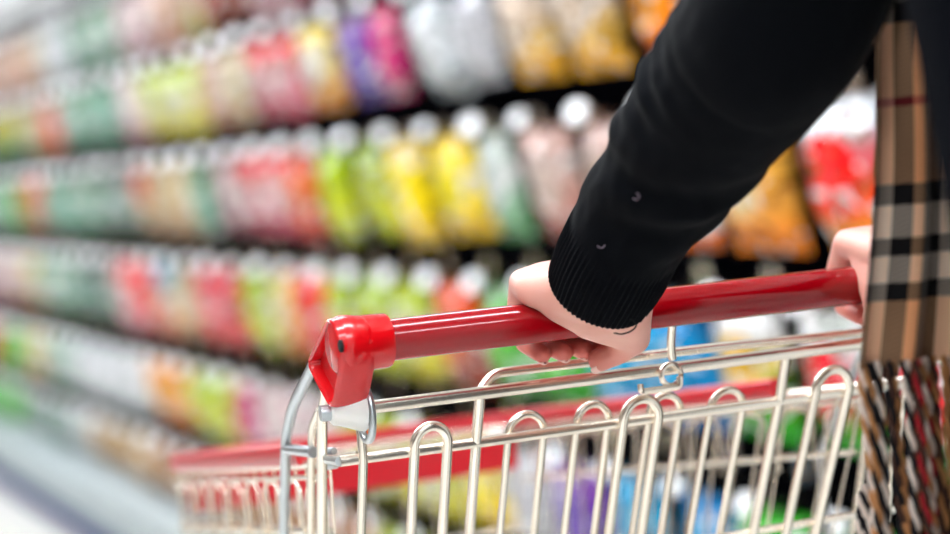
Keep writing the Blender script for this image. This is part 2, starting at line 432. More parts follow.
for r, row in enumerate(ROWS):
    z = TAGZ[r]
    for i, y in enumerate(slots):
        yy = y + rnd.uniform(-.012, .012) + (.06 if r % 2 else 0)
        px, py = px_of((DX, yy, z-.13))
        if px < -60 or px > 1160 or py < -110 or py > 640: continue
        key = next(k for xm, k in row if px + 14 < xm)
        nm = 'in the %s row, %s from near end' % (rowname[r], ordn[i])
        if hook0 is None:
            hook0 = bpy.data.objects.new('peg_hook', None); COL.objects.link(hook0)
            obj('rod', rod, M['chrome'], hook0); pt0 = obj('price_tag', _tag(*tag_kinds[0]), M['tag'], hook0)
            tag_me = [pt0.data]
            for kk in tag_kinds[1:]:
                tmp = obj('price_tag', _tag(*kk), M['tag']); tag_me.append(tmp.data); bpy.data.objects.remove(tmp)
            obj('mounting_plate', hp, M['chrome'], hook0, smooth=False)
            h = hook0
        else:
            h = hook0.copy(); COL.objects.link(h)
            for ch in hook0.children:
                c = ch.copy(); COL.objects.link(c); c.parent = h
                if ch.name.startswith('price_tag'): c.data = rnd.choice(tag_me)
        h.location = (0, yy, z)
        tag(h, 'wire peg hook with white price tag ' + nm, 'hook', 'peg hooks on the pegboard')
        p = bpy.data.objects.new('snack_pouch', get_pack(key, rnd.randrange(3))); COL.objects.link(p)
        p.location = (DX + .028 + rnd.uniform(0, .012), yy, z - .010)
        s_ = rnd.uniform(.97, 1.04)
        p.scale = (1, s_, (1.06 if r == 2 else 1.08 if r == 3 else 1.0 if r == 4 else .98 if r == 1 else .96 if r == 5 else 1.0))
        p.rotation_euler = (rnd.uniform(-.05, .05), -math.radians(11 + rnd.uniform(-3, 3)), rnd.uniform(-.12, .12))
        tag(p, '%s snack pouch %s' % (S[key][3], nm), 'snack pouch', 'snack pouches hanging in the %s row' % rowname[r])

# ------------------------------------------------------------------ shopping cart
CX0, CX1 = .515, 1.030
cart = thing('shopping_cart', 'zinc wire shopping cart with red handle, pushed by the shopper in the plaid scarf', 'shopping cart', ((CX0+CX1)/2, 1.95, FZ))
HA = on_y(390, 340, 1.56); HY, HZ = 1.56, HA.z
HX0 = HA.x
# handle tube
obj('handle_tube', MB().lathe((HX0-.012, HY, HZ), (1, 0, 0), [(0, .0152), (.0005, .0155), (.505, .0155), (.5055, .0152)], 64), M['red_tube'], cart)
def end_cap(xf, sgn, nm='handle_end_cap'):
    """sleeve on the tube, rolled collar, and an angular side plate running forward to the posts"""
    mb = MB()
    # sleeve
    mb.lathe((xf, HY, HZ), (-sgn, 0, 0), [(0, .0163), (.0004, .0196), (.002, .0203), (.022, .0208), (.026, .0215), (.030, .0222), (.036, .0224), (.040, .0212), (.043, .017)], 56)
    # plate outline in (y, z) around the handle axis
    out = [(-.0215, .003), (-.018, .0125), (-.009, .0195), (.001, .0210), (.011, .0170), (.057, -.0100), (.0615, -.0150), (.0590, -.0215), (.023, -.0435), (.0150, -.0460), (.0070, -.0425), (-.013, -.020), (-.019, -.010)]
    out = [(p.x, p.y) for p in smoothpath([V((a, b, 0)) for a, b in out + [out[0]]], 4)[:-1]]
    cy = sum(a for a, b in out)/len(out); cz = sum(b for a, b in out)/len(out)
    def ring(x, k): return [V((xf - sgn*x, HY + cy + (a-cy)*k, HZ + cz + (b-cz)*k)) for a, b in out]
    secs = [(.016, .90), (.018, .97), (.022, 1.0), (.040, 1.0), (.0435, .975), (.0445, .93), (.0435, .88), (.040, .85), (.036, .83), (.0355, .5)]
    rings = [ring(x, k) for x, k in secs]
    if sgn < 0: rings = [r[::-1] for r in rings]
    mb.rings(rings)
    return mb
capx = on_y(388, 345, HY).x
c1 = obj(nm := 'handle_end_cap', end_cap(capx, 1), M['red_cap'], cart)
# flat black disc painted in for the shaded hole in the cap
_sp = on_x(342, 346, capx - .0436)
so = MB().lathe(_sp, (-1, 0, 0), [(0, .0046), (.0016, .0046), (.002, .004)], 20)
obj('cap_hole_shade', so, M['thread_and_hole'], c1)
c2 = obj('handle_end_cap', end_cap(HX0 + .490, -1), M['red_cap'], cart)
cap2x = HX0 + .455 + .043

WR = .0036
gn = V((0, 1, 0)); # gate plane leans forward towards its foot
lean = math.radians(27)
GP = on_y(365, 458, 1.60); gdir = V((0, math.sin(lean), -math.cos(lean))); gnorm = V((0, math.cos(lean), math.sin(lean)))
def G(px, py, off=0.0): return on_plane(px, py, GP + gnorm*off, gnorm)
def level(a, b):        # a straight horizontal rod between two picture points, on the gate plane
    p, q = G(*a), G(*b); z = (p.z+q.z)/2; y = (p.y+q.y)/2
    return V((p.x, y, z)), V((q.x, y, z))
gate = obj('rear_gate', MB().tube([GP + V((-.020, 0, 0)), V((CX1-.012, GP.y, GP.z))], .0042, 14), M['chrome'], cart)
# upper rail
TR = on_y(380, 406, 1.582)
mb = MB().tube([TR + V((-.045, 0, 0)), V((CX1-.01, TR.y, TR.z))], .0050, 16)
obj('top_rail', mb, M['chrome'], cart)
# second bent rod just above and behind the upper rail
mb = MB()
p0 = V((on_y(486, 396, TR.y).x, TR.y+.008, TR.z+.002))
mb.tube(fillet([p0, p0 + V((.012, .004, .0105)), V((CX1-.2, TR.y+.014, TR.z+.0105)), V((CX1-.03, TR.y+.014, TR.z+.006))], .014), .0038, 12)
obj('seat_back_rod', mb, M['chrome'], cart)
# wires between the two rails and below
BOT = .50
def down(p, taper=1.0):   # foot of a wire that starts at p on the gate plane and runs down it
    cxm = (CX0+CX1)/2; t = (p.z-BOT)/math.cos(lean)
    q = p + gdir*t; q.x = cxm + (q.x-cxm)*(1 - .09*taper); return q
mb = MB()
for px_, py_ in ((481, 402), (787, 360)):
    a = V((on_y(px_, py_, TR.y).x, TR.y, TR.z)); b = V((a.x, GP.y, GP.z))
    obj('gate_upright', MB().tube([a, b, down(b)], .0042, 12), M['chrome'], gate)
for px_ in (360,):
    a = V((on_y(px_, 440, GP.y).x, GP.y-.004, GP.z+.035)); mb.tube([a, V((a.x, GP.y-.004, GP.z)), V((a.x+.02, GP.y+.21, GP.z-.42))], .0036, 12)
obj('gate_upright', mb, M['chrome'], cart)
# broad hairpin loops in front of the lower rail, and slim ones behind it
def hairpin(xa, xb, top, off, r, name):
    ya = on_y(xa, top+16, GP.y); yb = on_y(xb, top+12, GP.y)
    xa_, xb_ = ya.x, yb.x; cx = (xa_+xb_)/2; hw = (xb_-xa_)/2
    ztop = on_y((xa+xb)/2, top, GP.y+off).z
    pts = []
    base = V((0, GP.y+off, ztop))
    a = V((xa_, GP.y+off, ztop-hw)); b = V((xb_, GP.y+off, ztop-hw))
    k = 14; arc = []
    for i in range(k+1):
        t = PI*i/k; dz = hw*math.sin(t)
        arc.append(V((cx - hw*math.cos(t), a.y - math.tan(lean)*dz*.5, a.z + dz)))
    fa, fb = down(a), down(b)
    pts = [fa] + arc + [fb]
    return obj(name, MB().tube(pts, r, 12), M['chrome'], gate)
for xa, xb, top in ((411, 444, 426), (619, 654, 399), (811, 844, 370)):
    hairpin(xa, xb, top, -.008, .0040, 'hairpin_wire')
for xa, xb, top in ((512, 548, 413), (581, 613, 403), (668-14, 685, 394), (715, 748, 389)):
    hairpin(xa, xb, top, .009, .0031, 'hairpin_wire')
mb = MB()
for i in range(5):
    z = GP.z - .115 - i*.078; y = GP.y + math.tan(lean)*(GP.z-z)
    mb.tube([V((CX0+.02+i*.004, y+.004, z)), V((CX1-.02-i*.004, y+.004, z))], .0032, 10)
obj('gate_crossbar', mb, M['chrome'], gate)
# hinge ring and hook near the middle
rc = V((on_y(667, 378, TR.y).x, TR.y-.004, TR.z-.004))
mb = MB().tube([rc + V((math.cos(a)*.0085, -.004, math.sin(a)*.0085)) for a in [2*PI*i/24 for i in range(24)]], .0022, 8, closed=True)
mb.tube(smoothpath([V((rc.x, HY+.004, HZ-.012)), V((rc.x+.001, HY+.012, HZ-.03)), V((rc.x+.003, TR.y-.006, TR.z+.008))], 5), .0034, 10)
mb.tube(fillet([rc+V((-.028, -.006, -.004)), rc+V((-.028, -.006, -.010)), rc+V((.006, -.006, -.010)), rc+V((.006, -.006, -.002))], .006), .0026, 8)
obj('hinge_ring', mb, M['chrome'], cart)
# white bushing with its wire ring
bx = TR.x - .0055
mb = MB().lathe((bx-.034, TR.y, TR.z), (1, 0, 0), [(0, .0075), (.002, .0100), (.006, .0108), (.011, .0125), (.022, .0168), (.0255, .0172), (.027, .0160), (.0275, .006)], 40)
obj('bushing', mb, M['white_plastic'], cart)
mb = MB().tube([V((bx-.0065, TR.y+math.cos(a)*.0165, TR.z-.004+math.sin(a)*.0205)) for a in [2*PI*i/32 for i in range(32)]], .0030, 10, closed=True)
mb.tube([V((bx-.041, TR.y+.001, TR.z)), V((bx-.030, TR.y, TR.z))], .0062, 12)
obj('retaining_ring', mb, M['chrome_grey'], cart)

# left posts under the cap (mirrored on the right)
def mirror_pts(pts): return [V((CX0+CX1-p.x, p.y, p.z)) for p in pts]
A = [on_x(314, 364, .499), on_x(293, 406, .499), on_x(286, 438, .503), on_x(284, 534, .512)]
postA = [A[0], A[1], A[2], A[3], V((A[3].x+.01, A[3].y-.02, .45)), V((A[3].x-.005, A[3].y-.10, .08)), V((A[3].x-.005, A[3].y-.10, FZ+.152))]
B = [on_x(326, 392, .503), on_x(322, 414, .503), on_x(322, 534, .508)]
postB = [B[0], B[1], B[2], V((B[2].x+.02, B[2].y+.10, .50))]
C_ = [on_x(320, 410, .511), on_x(312, 428, .510), on_x(311, 534, .512)]
postC = [C_[0], C_[1], C_[2], V((C_[2].x+.02, C_[2].y+.10, .50))]
for mir in (False, True):
    f = mirror_pts if mir else (lambda q: q)
    obj('handle_post', MB().tube(fillet(f(postA), .014), .0044, 14), M['chrome_grey'], cart)
    mb = MB().tube(fillet(f(postB), .008), .0043, 12); mb.tube(fillet(f(postC), .008), .0035, 12)
    obj('corner_wire', mb, M['chrome'], cart)
# short lugs linking posts and lower rail
mb = MB()
mb.tube([on_x(286, 449, .503), on_x(313, 452, .508)], .0046, 10)
mb.tube([on_x(322, 451, .512), on_x(334, 451, .516)], .0030, 8)
mb.tube([on_x(322, 467, .512), on_x(336, 465, .518)], .0030, 8)
mb.tube([on_x(322, 459, .512), V((GP.x-.02, GP.y, GP.z))], .0036, 8)
obj('corner_lug', mb, M['chrome_grey'], cart)

# basket: rim, sides, front, base
RL0, RL1 = V((.520, 1.70, .902)), V((.549, 2.37, .822))
RR0, RR1 = V((1.012, 1.70, .904)), V((.948, 2.37, .820))
def lerp(a, b, t): return a + (b-a)*t
def bottom_of(p):      # where the wire from a rim point meets the base
    cxm = (CX0+CX1)/2; t = (p.y-1.70)/.67
    return V((cxm + (p.x-cxm)*.84, 1.86 + (2.30-1.86)*t if p.y > 1.7 else 1.86, .50 - .03*t))
def side_panel(R0, R1, n=17, rod=.0045):
    mb = MB()
    inw = V((.004 if R0.x < .7 else -.004, 0, 0))
    for i in range(n+1):
        p = lerp(R0, R1, i/n); mb.tube([p, bottom_of(p)], .0013, 8)
    for i in range(n//2):   # loops under the rim
        a = lerp(R0, R1, (i*2+.25)/n); b = lerp(R0, R1, (i*2+1.75)/n)
        c = [V((0, 0, 0))]
        pts = []
        for k in range(9):
            t = PI*k/8; q = (a+b)/2 + (b-a)*(-.5*math.cos(t)); q.z += -.026 + .012*math.sin(t); pts.append(q - inw)
        mb.tube([pts[0]+V((0, 0, -.045))] + pts + [pts[-1]+V((0, 0, -.045))], .0014, 8)
    for dz, r in ((.012, .002), (.062, rod), (.15, .003), (.24, .003), (.33, .0035)):
        a, b = lerp(R0, bottom_of(R0), dz/.42), lerp(R1, bottom_of(R1), dz/.37)
        mb.tube([a - inw, b - inw], r, 8)
    return mb
obj('side_panel', side_panel(RL0, RL1), M['chrome'], cart)
obj('side_panel', side_panel(RR0, RR1, 17, .0026), M['chrome'], cart)
mb = MB()
for i in range(12):
    p = lerp(RL1, RR1, i/11); mb.tube([p, bottom_of(p)], .0013, 8)
for dz in (.02, .12, .22, .33):
    a, b = lerp(RL1, bottom_of(RL1), dz/.37), lerp(RR1, bottom_of(RR1), dz/.37); mb.tube([a, b], .003, 8)
obj('front_panel', mb, M['chrome'], cart)
mb = MB()
b0, b1, b2, b3 = bottom_of(RL0), bottom_of(RL1), bottom_of(RR1), bottom_of(RR0)
for i in range(15): mb.tube([lerp(b0, b3, i/14), lerp(b1, b2, i/14)], .0022, 8)
for i in range(8): mb.tube([lerp(b0, b1, i/7), lerp(b3, b2, i/7)], .003, 8)
obj('basket_floor', mb, M['chrome'], cart)
# rim: steel rod plus red plastic bumper
rim = [RL0, RL1, RR1, RR0]
obj('rim_rod', MB().tube(fillet([V((.512, 1.60, .918))] + rim + [V((1.01, 1.60, .918))], .05), .0045, 10), M['chrome'], cart)
def flat_tube(pts, w, h):
    pts = [V(p) for p in pts]; rings = []
    for i, p in enumerate(pts):
        a, b = pts[max(i-1, 0)], pts[min(i+1, len(pts)-1)]
        t = (b-a).normalized(); s = t.cross(V((0, 0, 1))).normalized(); u = s.cross(t)
        rings.append([p + s*w*math.copysign(abs(math.cos(x))**.6, math.cos(x)) + u*h*math.copysign(abs(math.sin(x))**.6, math.sin(x)) for x in [2*PI*j/16 for j in range(16)]])
    return MB().rings(rings)
rr_end = on_x(808, 378, .995)
rp = fillet([lerp(RL0, RL1, .12)+V((0, 0, .008)), RL1+V((-.004, .006, .008)), RR1+V((.004, .006, .008)), lerp(RR0, RR1, .20)+V((0, 0, .008))], .06, 8)
obj('rim_bumper', flat_tube(rp, .008, .0095), M['red_rim'], cart)
mb = MB()
pa, pb = RL1 + V((0, .006, 0)), RR1 + V((0, .006, 0))
def fp(t, dz, dy): 
    a = lerp(RL1, bottom_of(RL1), dz/.37); b = lerp(RR1, bottom_of(RR1), dz/.37); return lerp(a, b, t) + V((0, dy, 0))
q = [fp(.01, .010, -.012), fp(.99, .010, -.012), fp(.99, .048, -.012), fp(.01, .048, -.012)]
mb.add(q + [p + V((0, .006, 0)) for p in q], [(0,1,2,3),(7,6,5,4),(0,4,5,1),(1,5,6,2),(2,6,7,3),(3,7,4,0)])
o = obj('front_plate', mb, M['red_rim'], cart, smooth=False, bevel=.002)
# child seat flap and undercarriage
mb = MB()
for i in range(9):
    x = CX0+.06+i*.046; mb.tube([V((x, 1.66, .74)), V((x, 1.82, .73))], .0022, 8)
for y in (1.68, 1.74, 1.80): mb.tube([V((CX0+.045, y, .737)), V((CX1-.045, y, .737))], .003, 8)
obj('seat_flap', mb, M['chrome'], cart)
mb = MB()
for x in (CX0+.02, CX1-.02):
    mb.tube(fillet([V((x, 1.63, FZ+.155)), V((x, 1.66, FZ+.22)), V((x+(.03 if x < .7 else -.03), 2.36, FZ+.22)), V((x+(.03 if x < .7 else -.03), 2.40, FZ+.155))], .05), .011, 14)
    mb.tube(fillet([V((x, 1.70, FZ+.22)), V((x+(.02 if x < .7 else -.02), 1.90, .49)), V((x+(.03 if x < .7 else -.03), 2.25, .47))], .05), .010, 14)
for y in (1.72, 1.95, 2.18, 2.34): mb.tube([V((CX0+.03, y, FZ+.22)), V((CX1-.03, y, FZ+.22))], .008, 12)
obj('chassis', mb, M['chrome_grey'], cart)
for x in (CX0+.02, CX1-.02):
    for y in (1.63, 2.38):
        xx = x + ((.03 if x < .7 else -.03) if y > 2 else 0)
        mb = MB().lathe((xx, y, FZ+.150), (0, 0, 1), [(0, .016), (.012, .016)], 20)
        for s in (-1, 1): mb.box((xx+s*.017-.0015, y-.014, FZ+.05), (xx+s*.017+.0015, y+.014, FZ+.152))
        fk = obj('caster_fork', mb, M['chrome_grey'], cart, smooth=False)
        mb = MB().lathe((xx-.0125, y, FZ+.0625), (1, 0, 0), [(0, .05), (.002, .060), (.005, .0625), (.020, .0625), (.023, .060), (.025, .05)], 32)
        obj('wheel', mb, M['rubber'], fk)

# ------------------------------------------------------------------ the shopper
person = thing('person', 'shopper in black sweater and dark coat with plaid scarf, both hands on red handle', 'person', (.88, .93, FZ))
def sphere_pts(c, r, n=10, m=8):
    c = V(c); out = []
    for i in range(m+1):
        t = PI*i/m
        for j in range(n): out.append(c + V((math.sin(t)*math.cos(2*PI*j/n), math.sin(t)*math.sin(2*PI*j/n), math.cos(t)))*r)
    return out
def hull(bm, balls):
    b2 = bmesh.new()
    for c, r in balls:
        for p in sphere_pts(c, r, 14, 10): b2.verts.new(p)
    bmesh.ops.remove_doubles(b2, verts=b2.verts, dist=1e-6)
    res = bmesh.ops.convex_hull(b2, input=b2.verts)
    dead = [g for g in res['geom_interior'] if isinstance(g, bmesh.types.BMVert)]
    if dead: bmesh.ops.delete(b2, geom=dead, context='VERTS')
    me = bpy.data.meshes.new('t'); b2.to_mesh(me); b2.free(); bm.from_mesh(me); bpy.data.meshes.remove(me)
def chain(bm, pts, rr):
    for i in range(len(pts)-1): hull(bm, [(pts[i], rr[i]), (pts[i+1], rr[i+1])])
def remeshed(bm, voxel, smooth_it, dec=None):
    me = bpy.data.meshes.new('tmp'); bm.to_mesh(me); bm.free()
    o = bpy.data.objects.new('tmp', me); COL.objects.link(o)
    r = o.modifiers.new('r', 'REMESH'); r.mode = 'VOXEL'; r.voxel_size = voxel; r.adaptivity = 0; r.use_smooth_shade = True
    s = o.modifiers.new('s', 'SMOOTH'); s.factor = .5; s.iterations = smooth_it
    if dec: d = o.modifiers.new('d', 'DECIMATE'); d.ratio = dec
    dg = bpy.context.evaluated_depsgraph_get()
    ev = o.evaluated_get(dg); out = bpy.data.meshes.new_from_object(ev)
    bpy.data.objects.remove(o); bpy.data.meshes.remove(me)
    return out

HZ0 = HZ
def hand_pts():
    """left hand closed on the tube; joints in world metres"""
    z = HZ0
    f = {}
    f['pinky'] = [V((.6520, 1.574, z+.0300)), V((.6545, 1.5985, z+.0060)), V((.6570, 1.5930, z-.0175)), V((.6625, 1.5740, z-.0255))]
    f['ring']  = [V((.6710, 1.580, z+.0325)), V((.6735, 1.6045, z+.0050)), V((.6755, 1.5950, z-.0200)), V((.6790, 1.5710, z-.0260))]
    f['middle']= [V((.6925, 1.583, z+.0330)), V((.6930, 1.6065, z+.0060)), V((.6935, 1.5960, z-.0205)), V((.6955, 1.5700, z-.0262))]
    f['index'] = [V((.7130, 1.580, z+.0325)), V((.7125, 1.6035, z+.0065)), V((.7115, 1.5955, z-.0195)), V((.7115, 1.5700, z-.0262))]
    for k in f: f[k] = [p + V((-.005, 0, 0)) for p in f[k]]
    return f
R_F = {'pinky': (.0112, .0082, .0077, .0073), 'ring': (.0120, .0087, .0082, .0077), 'middle': (.0122, .0089, .0083, .0078), 'index': (.0122, .0088, .0082, .0076)}
WRIST = [V((.677, 1.500, HZ0+.0230)), V((.699, 1.496, HZ0+.016))]
THUMB = [V((.702, 1.506, HZ0+.002)), V((.7140, 1.528, HZ0-.0175)), V((.7080, 1.5460, HZ0-.0275)), V((.6965, 1.5555, HZ0-.0335))]
R_T = (.0165, .0125, .0105, .0092)
pL = [on_d(599, 290, 1.660), on_d(625, 238, 1.622), on_d(670, 170, 1.572), on_d(712, 111, 1.515), on_d(749, 61, 1.465), on_d(783, 10, 1.42)]
SHO = V((.715, 1.055, 1.385))
FA = [pL[1], pL[2], pL[4]]
def build_hand(bm, mir=None):
    g = (lambda p: V((mir - p.x, p.y, p.z))) if mir else (lambda p: p)
    F = hand_pts()
    for k, pts in F.items(): chain(bm, [g(p) for p in pts], R_F[k])
    for a, b in (('pinky', 'ring'), ('ring', 'middle'), ('middle', 'index')):
        ra, rb = R_F[a][0], R_F[b][0]
        hull(bm, [(g(F[a][0]), ra), (g(F[b][0]), rb), (g(WRIST[0]), .0185), (g(WRIST[1]), .0185)])
    hull(bm, [(g(F['pinky'][0]+V((-.002, -.022, -.004))), .0135), (g(WRIST[0]+V((-.004, .012, -.006))), .019), (g(WRIST[0]), .0190), (g(F['pinky'][0]), .0115)])
    hull(bm, [(g(V((.660, 1.538, HZ0+.012))), .0125), (g(V((.676, 1.524, HZ0+.000))), .0130), (g(WRIST[0]), .018), (g(F['pinky'][0]), .011)])
    hull(bm, [(g(V((.676, 1.524, HZ0+.002))), .0125), (g(THUMB[0]), .0165), (g(WRIST[0]), .0185)])
    hull(bm, [(g(V((.668, 1.535, HZ0+.0265))), .0115), (g(V((.702, 1.532, HZ0+.027))), .013), (g(WRIST[0]), .018), (g(THUMB[0]), .0165)])
    hull(bm, [(g(WRIST[0]+V((.002, 0, -.008))), .0185), (g(WRIST[1]), .018), (g(THUMB[0]), .0165)])
    hull(bm, [(g(V((.690, 1.531, HZ0-.010))), .0095), (g(V((.676, 1.526, HZ0-.002))), .012), (g(THUMB[0]), .0150), (g(THUMB[1]), .011)])
    chain(bm, [g(p) for p in THUMB], R_T)
    hull(bm, [(g(THUMB[0]), .0160), (g(THUMB[1]), .0122), (g(F['index'][0]+V((.001, -.020, -.010))), .0095)])
    hull(bm, [(g(WRIST[0]), .0195), (g(WRIST[1]), .0190), (g(pL[0]), .022)])
    return g
MIR = 1.643
bm = bmesh.new()
build_hand(bm); g2 = build_hand(bm, MIR)
SHO2 = V((1.045, 1.055, 1.385))
pR = [V((MIR-pL[0].x, pL[0].y, pL[0].z)), V((MIR-pL[1].x+.004, 1.435, 1.075)), V((.985, 1.37, 1.125)), V((1.01, 1.30, 1.170)), V((1.03, 1.22, 1.25)), SHO2 + V((-.01, 0, 0)), SHO2 + V((-.06, -.01, .01))]
chain(bm, [pL[0], FA[0], FA[1], FA[2], V((pL[-1].x+.012, 1.16, 1.31)), SHO], (.022, .026, .033, .038, .044, .048))
chain(bm, [pR[0], pR[1], pR[3], pR[4], SHO2], (.022, .026, .038, .044, .048))
# trunk, legs, neck, head
hull(bm, [(SHO, .05), (SHO2, .05), (V((.88, 1.07, 1.40)), .06), (V((.80, 1.02, 1.22)), .10), (V((.96, 1.02, 1.22)), .10)])
hull(bm, [(V((.80, 1.02, 1.22)), .10), (V((.96, 1.02, 1.22)), .10), (V((.82, .96, 1.05)), .095), (V((.94, .96, 1.05)), .095)])
hull(bm, [(V((.82, .96, 1.05)), .095), (V((.94, .96, 1.05)), .095), (V((.815, .92, .90)), .085), (V((.945, .92, .90)), .085)])
chain(bm, [V((.81, .92, .86)), V((.79, .96, .38)), V((.79, .90, FZ+.10))], (.080, .055, .042)); chain(bm, [V((.95, .92, .86)), V((.97, .82, .38)), V((.97, .68, FZ+.11))], (.080, .055, .042))
chain(bm, [V((.79, .88, FZ+.05)), V((.79, 1.02, FZ+.035))], (.035, .028)); chain(bm, [V((.97, .66, FZ+.05)), V((.97, .80, FZ+.035))], (.035, .028))
chain(bm, [V((.88, 1.075, 1.42)), V((.88, 1.11, 1.52))], (.058, .052))
HC = V((.88, 1.145, 1.62))
hull(bm, [(HC + V((0, -.015, .03)), .085), (HC + V((0, .03, -.01)), .068), (HC + V((0, .055, -.075)), .032), (HC + V((-.03, .01, -.055)), .035), (HC + V((.03, .01, -.055)), .035)])
hull(bm, [(HC + V((0, .088, .012)), .008), (HC + V((0, .108, -.022)), .011)])     # nose
for s in (-1, 1):
    hull(bm, [(HC + V((s*.078, -.005, .015)), .012), (HC + V((s*.076, .0, -.022)), .009)])
    hull(bm, [(HC + V((s*.016, .100, -.028)), .006), (HC + V((s*.006, .100, -.026)), .007)])
hull(bm, [(HC + V((-.018, .086, -.055)), .009), (HC + V((.018, .086, -.055)), .009)])
me = remeshed(bm, .0019, 5, .20)
cl = me.color_attributes.new('flush', 'FLOAT_COLOR', 'POINT')
tips = []
for mir in (None, MIR):
    g = (lambda p: V((mir - p.x, p.y, p.z))) if mir else (lambda p: p)
    for k, pts in hand_pts().items(): tips += [(g(pts[3]), .016, .8), (g(pts[2]), .013, .6), (g(pts[1]), .012, .35), (g(pts[0]), .010, .10)]
    tips += [(g(THUMB[3]), .016, .6), (g(THUMB[2]), .014, .45), (g(THUMB[1]), .014, .2)]
off = person.location
for i, v in enumerate(me.vertices):
    c = 0.0
    if v.co.y > 1.46 and v.co.z < 1.1:
        for p, r, k in tips:
            d = (v.co - p).length
            if d < r*1.8: c = max(c, k*max(0, 1-(d/(r*1.8))**2))
    cl.data[i].color = (c, c, c, 1)
    v.co -= off
me.materials.clear(); me.materials.append(M['skin'])
me.polygons.foreach_set('use_smooth', [True]*len(me.polygons))
body = bpy.data.objects.new('body', me); COL.objects.link(body); body.parent = person
# nails
def nail(tip, prev, outw, w, l):
    ax = (tip - prev).normalized(); n = (outw - ax*outw.dot(ax)).normalized(); s = ax.cross(n)
    mb = MB(); K = 8; rings = []
    for i in range(K+1):
        t = i/K; ww = w*(1 - .25*(2*t-1)**4)*(.55 if i in (0, K) else 1)
        row = []
        for j in range(9):
            a = (j/8*2-1)
            row.append(tip + ax*(t-.35)*l + s*ww*.5*a + n*(.0070 - .0022*a*a + (.0004 if 0 < i < K else -.0006)))
        rings.append(row)
    mb.rings(rings, closed=False); return mb
for mir in (None, MIR):
    g = (lambda p: V((mir - p.x, p.y, p.z))) if mir else (lambda p: p)
    for k, pts in hand_pts().items():
        o = obj('fingernail', nail(g(pts[3]), g(pts[2]), V((0, -.15, -1)), .0095, .009), M['nail'], person)
        sd = o.modifiers.new('s', 'SOLIDIFY'); sd.thickness = .0006
    o = obj('fingernail', nail(g(THUMB[3])+V((0, 0, -.001)), g(THUMB[2]), V((0, -.6, -1)), .013, .013), M['nail'], person)
    sd = o.modifiers.new('s', 'SOLIDIFY'); sd.thickness = .0006
for s in (-1, 1):
    e = obj('eye', MB().lathe(HC + V((s*.031, .071, .008)), (0, 1, 0), [(0, .003), (.002, .010), (.008, .0125), (.014, .010), (.0185, .005), (.0190, .0008)], 20), M['eye'], person)
    obj('iris', MB().lathe(HC + V((s*.031, .0885, .008)), (0, 1, 0), [(0, .0055), (.0015, .005), (.002, .001)], 16), M['iris'], e)
obj('lips', MB().tube([HC + V((x, .0935-abs(x)*.25, -.055)) for x in (-.02, -.01, 0, .01, .02)], [.001, .0035, .0042, .0035, .001], 10), M['lip'], person)
bm = bmesh.new()
hull(bm, [(HC + V((0, -.03, .045)), .090), (HC + V((0, .012, .062)), .072), (HC + V((0, -.045, -.02)), .080)])
hull(bm, [(HC + V((0, -.05, -.02)), .078), (HC + V((0, -.085, -.10)), .045), (HC + V((-.05, -.06, -.10)), .035), (HC + V((.05, -.06, -.10)), .035)])
me = remeshed(bm, .006, 3)
for v in me.vertices:
    v.co += V((0, 0, 0)) + (v.co-HC).normalized()*.002*math.sin(v.co.x*300)
    v.co -= off
me.materials.clear(); me.materials.append(M['hair'])
o = bpy.data.objects.new('hair', me); COL.objects.link(o); o.parent = person

# --- sleeves
def loft(cent, rad, K, seg, disp=None, squash=None, twist0=None):
    """cent, rad: control lists; returns rings and arc parameter"""
    cs = smoothpath(cent, K); rs = [p.x for p in smoothpath([V((r, 0, 0)) for r in rad], K)]
    N = len(cs); rings = []
    up = V((0, 0, 1)); 
    for i, c in enumerate(cs):
        t = (cs[min(i+1, N-1)] - cs[max(i-1, 0)]).normalized()
        s = t.cross(V((1, 0, 0))).normalized(); b = s.cross(t)      # s: vertical-ish, b: sideways
        ring = []
        for j in range(seg):
            a = 2*PI*j/seg; r = rs[i]
            if disp: r += disp(i/(N-1), a, c, r)
            ring.append(c + (s*math.cos(a) + b*math.sin(a))*r)
        rings.append(ring)
    return rings
def tube_sleeve(cent, rad, ns, seed=0.0):
    def disp(t, a, c, r):
        fade = min(1, t*6)
        w = .0022*noise.noise(V((math.cos(a)*1.3+seed, math.sin(a)*1.3, t*9)))
        # creases gathering inside the bend
        k = math.exp(-((t-.40)/.09)**2)
        w += k*.0034*math.sin(t*120 + 2.2*math.sin(a+.6) + seed)*max(0, math.cos(a+.5+seed))
        k2 = math.exp(-((t-.27)/.10)**2)
        w += k2*.0026*math.sin(t*60 + 3*a)
        w += .0011*noise.noise(V((math.cos(a)*4+seed, math.sin(a)*4, t*30)))
        return w*fade
    return loft(cent, rad, 22, 120, disp)
rL = [.0385, .0425, .0500, .0555, .0590, .0600]
pL += [V((pL[-1].x+.012, 1.16, 1.31)), SHO + V((.01, .0, .0)), SHO + V((.06, -.01, .01))]
rL += [.062, .066, .055]
rings = tube_sleeve(pL, rL, 140)
def rig_sleeve(rings, name):
    inner = [[c0 + (p-c0)*.93 for p in r] for r in rings[:6] for c0 in [sum(r, V())/len(r)]]
    mb = MB().rings(inner[::-1] + rings, caps=False)
    return obj(name, mb, M['knit'], person)
nc = 24   # rings belonging to the ribbed cuff
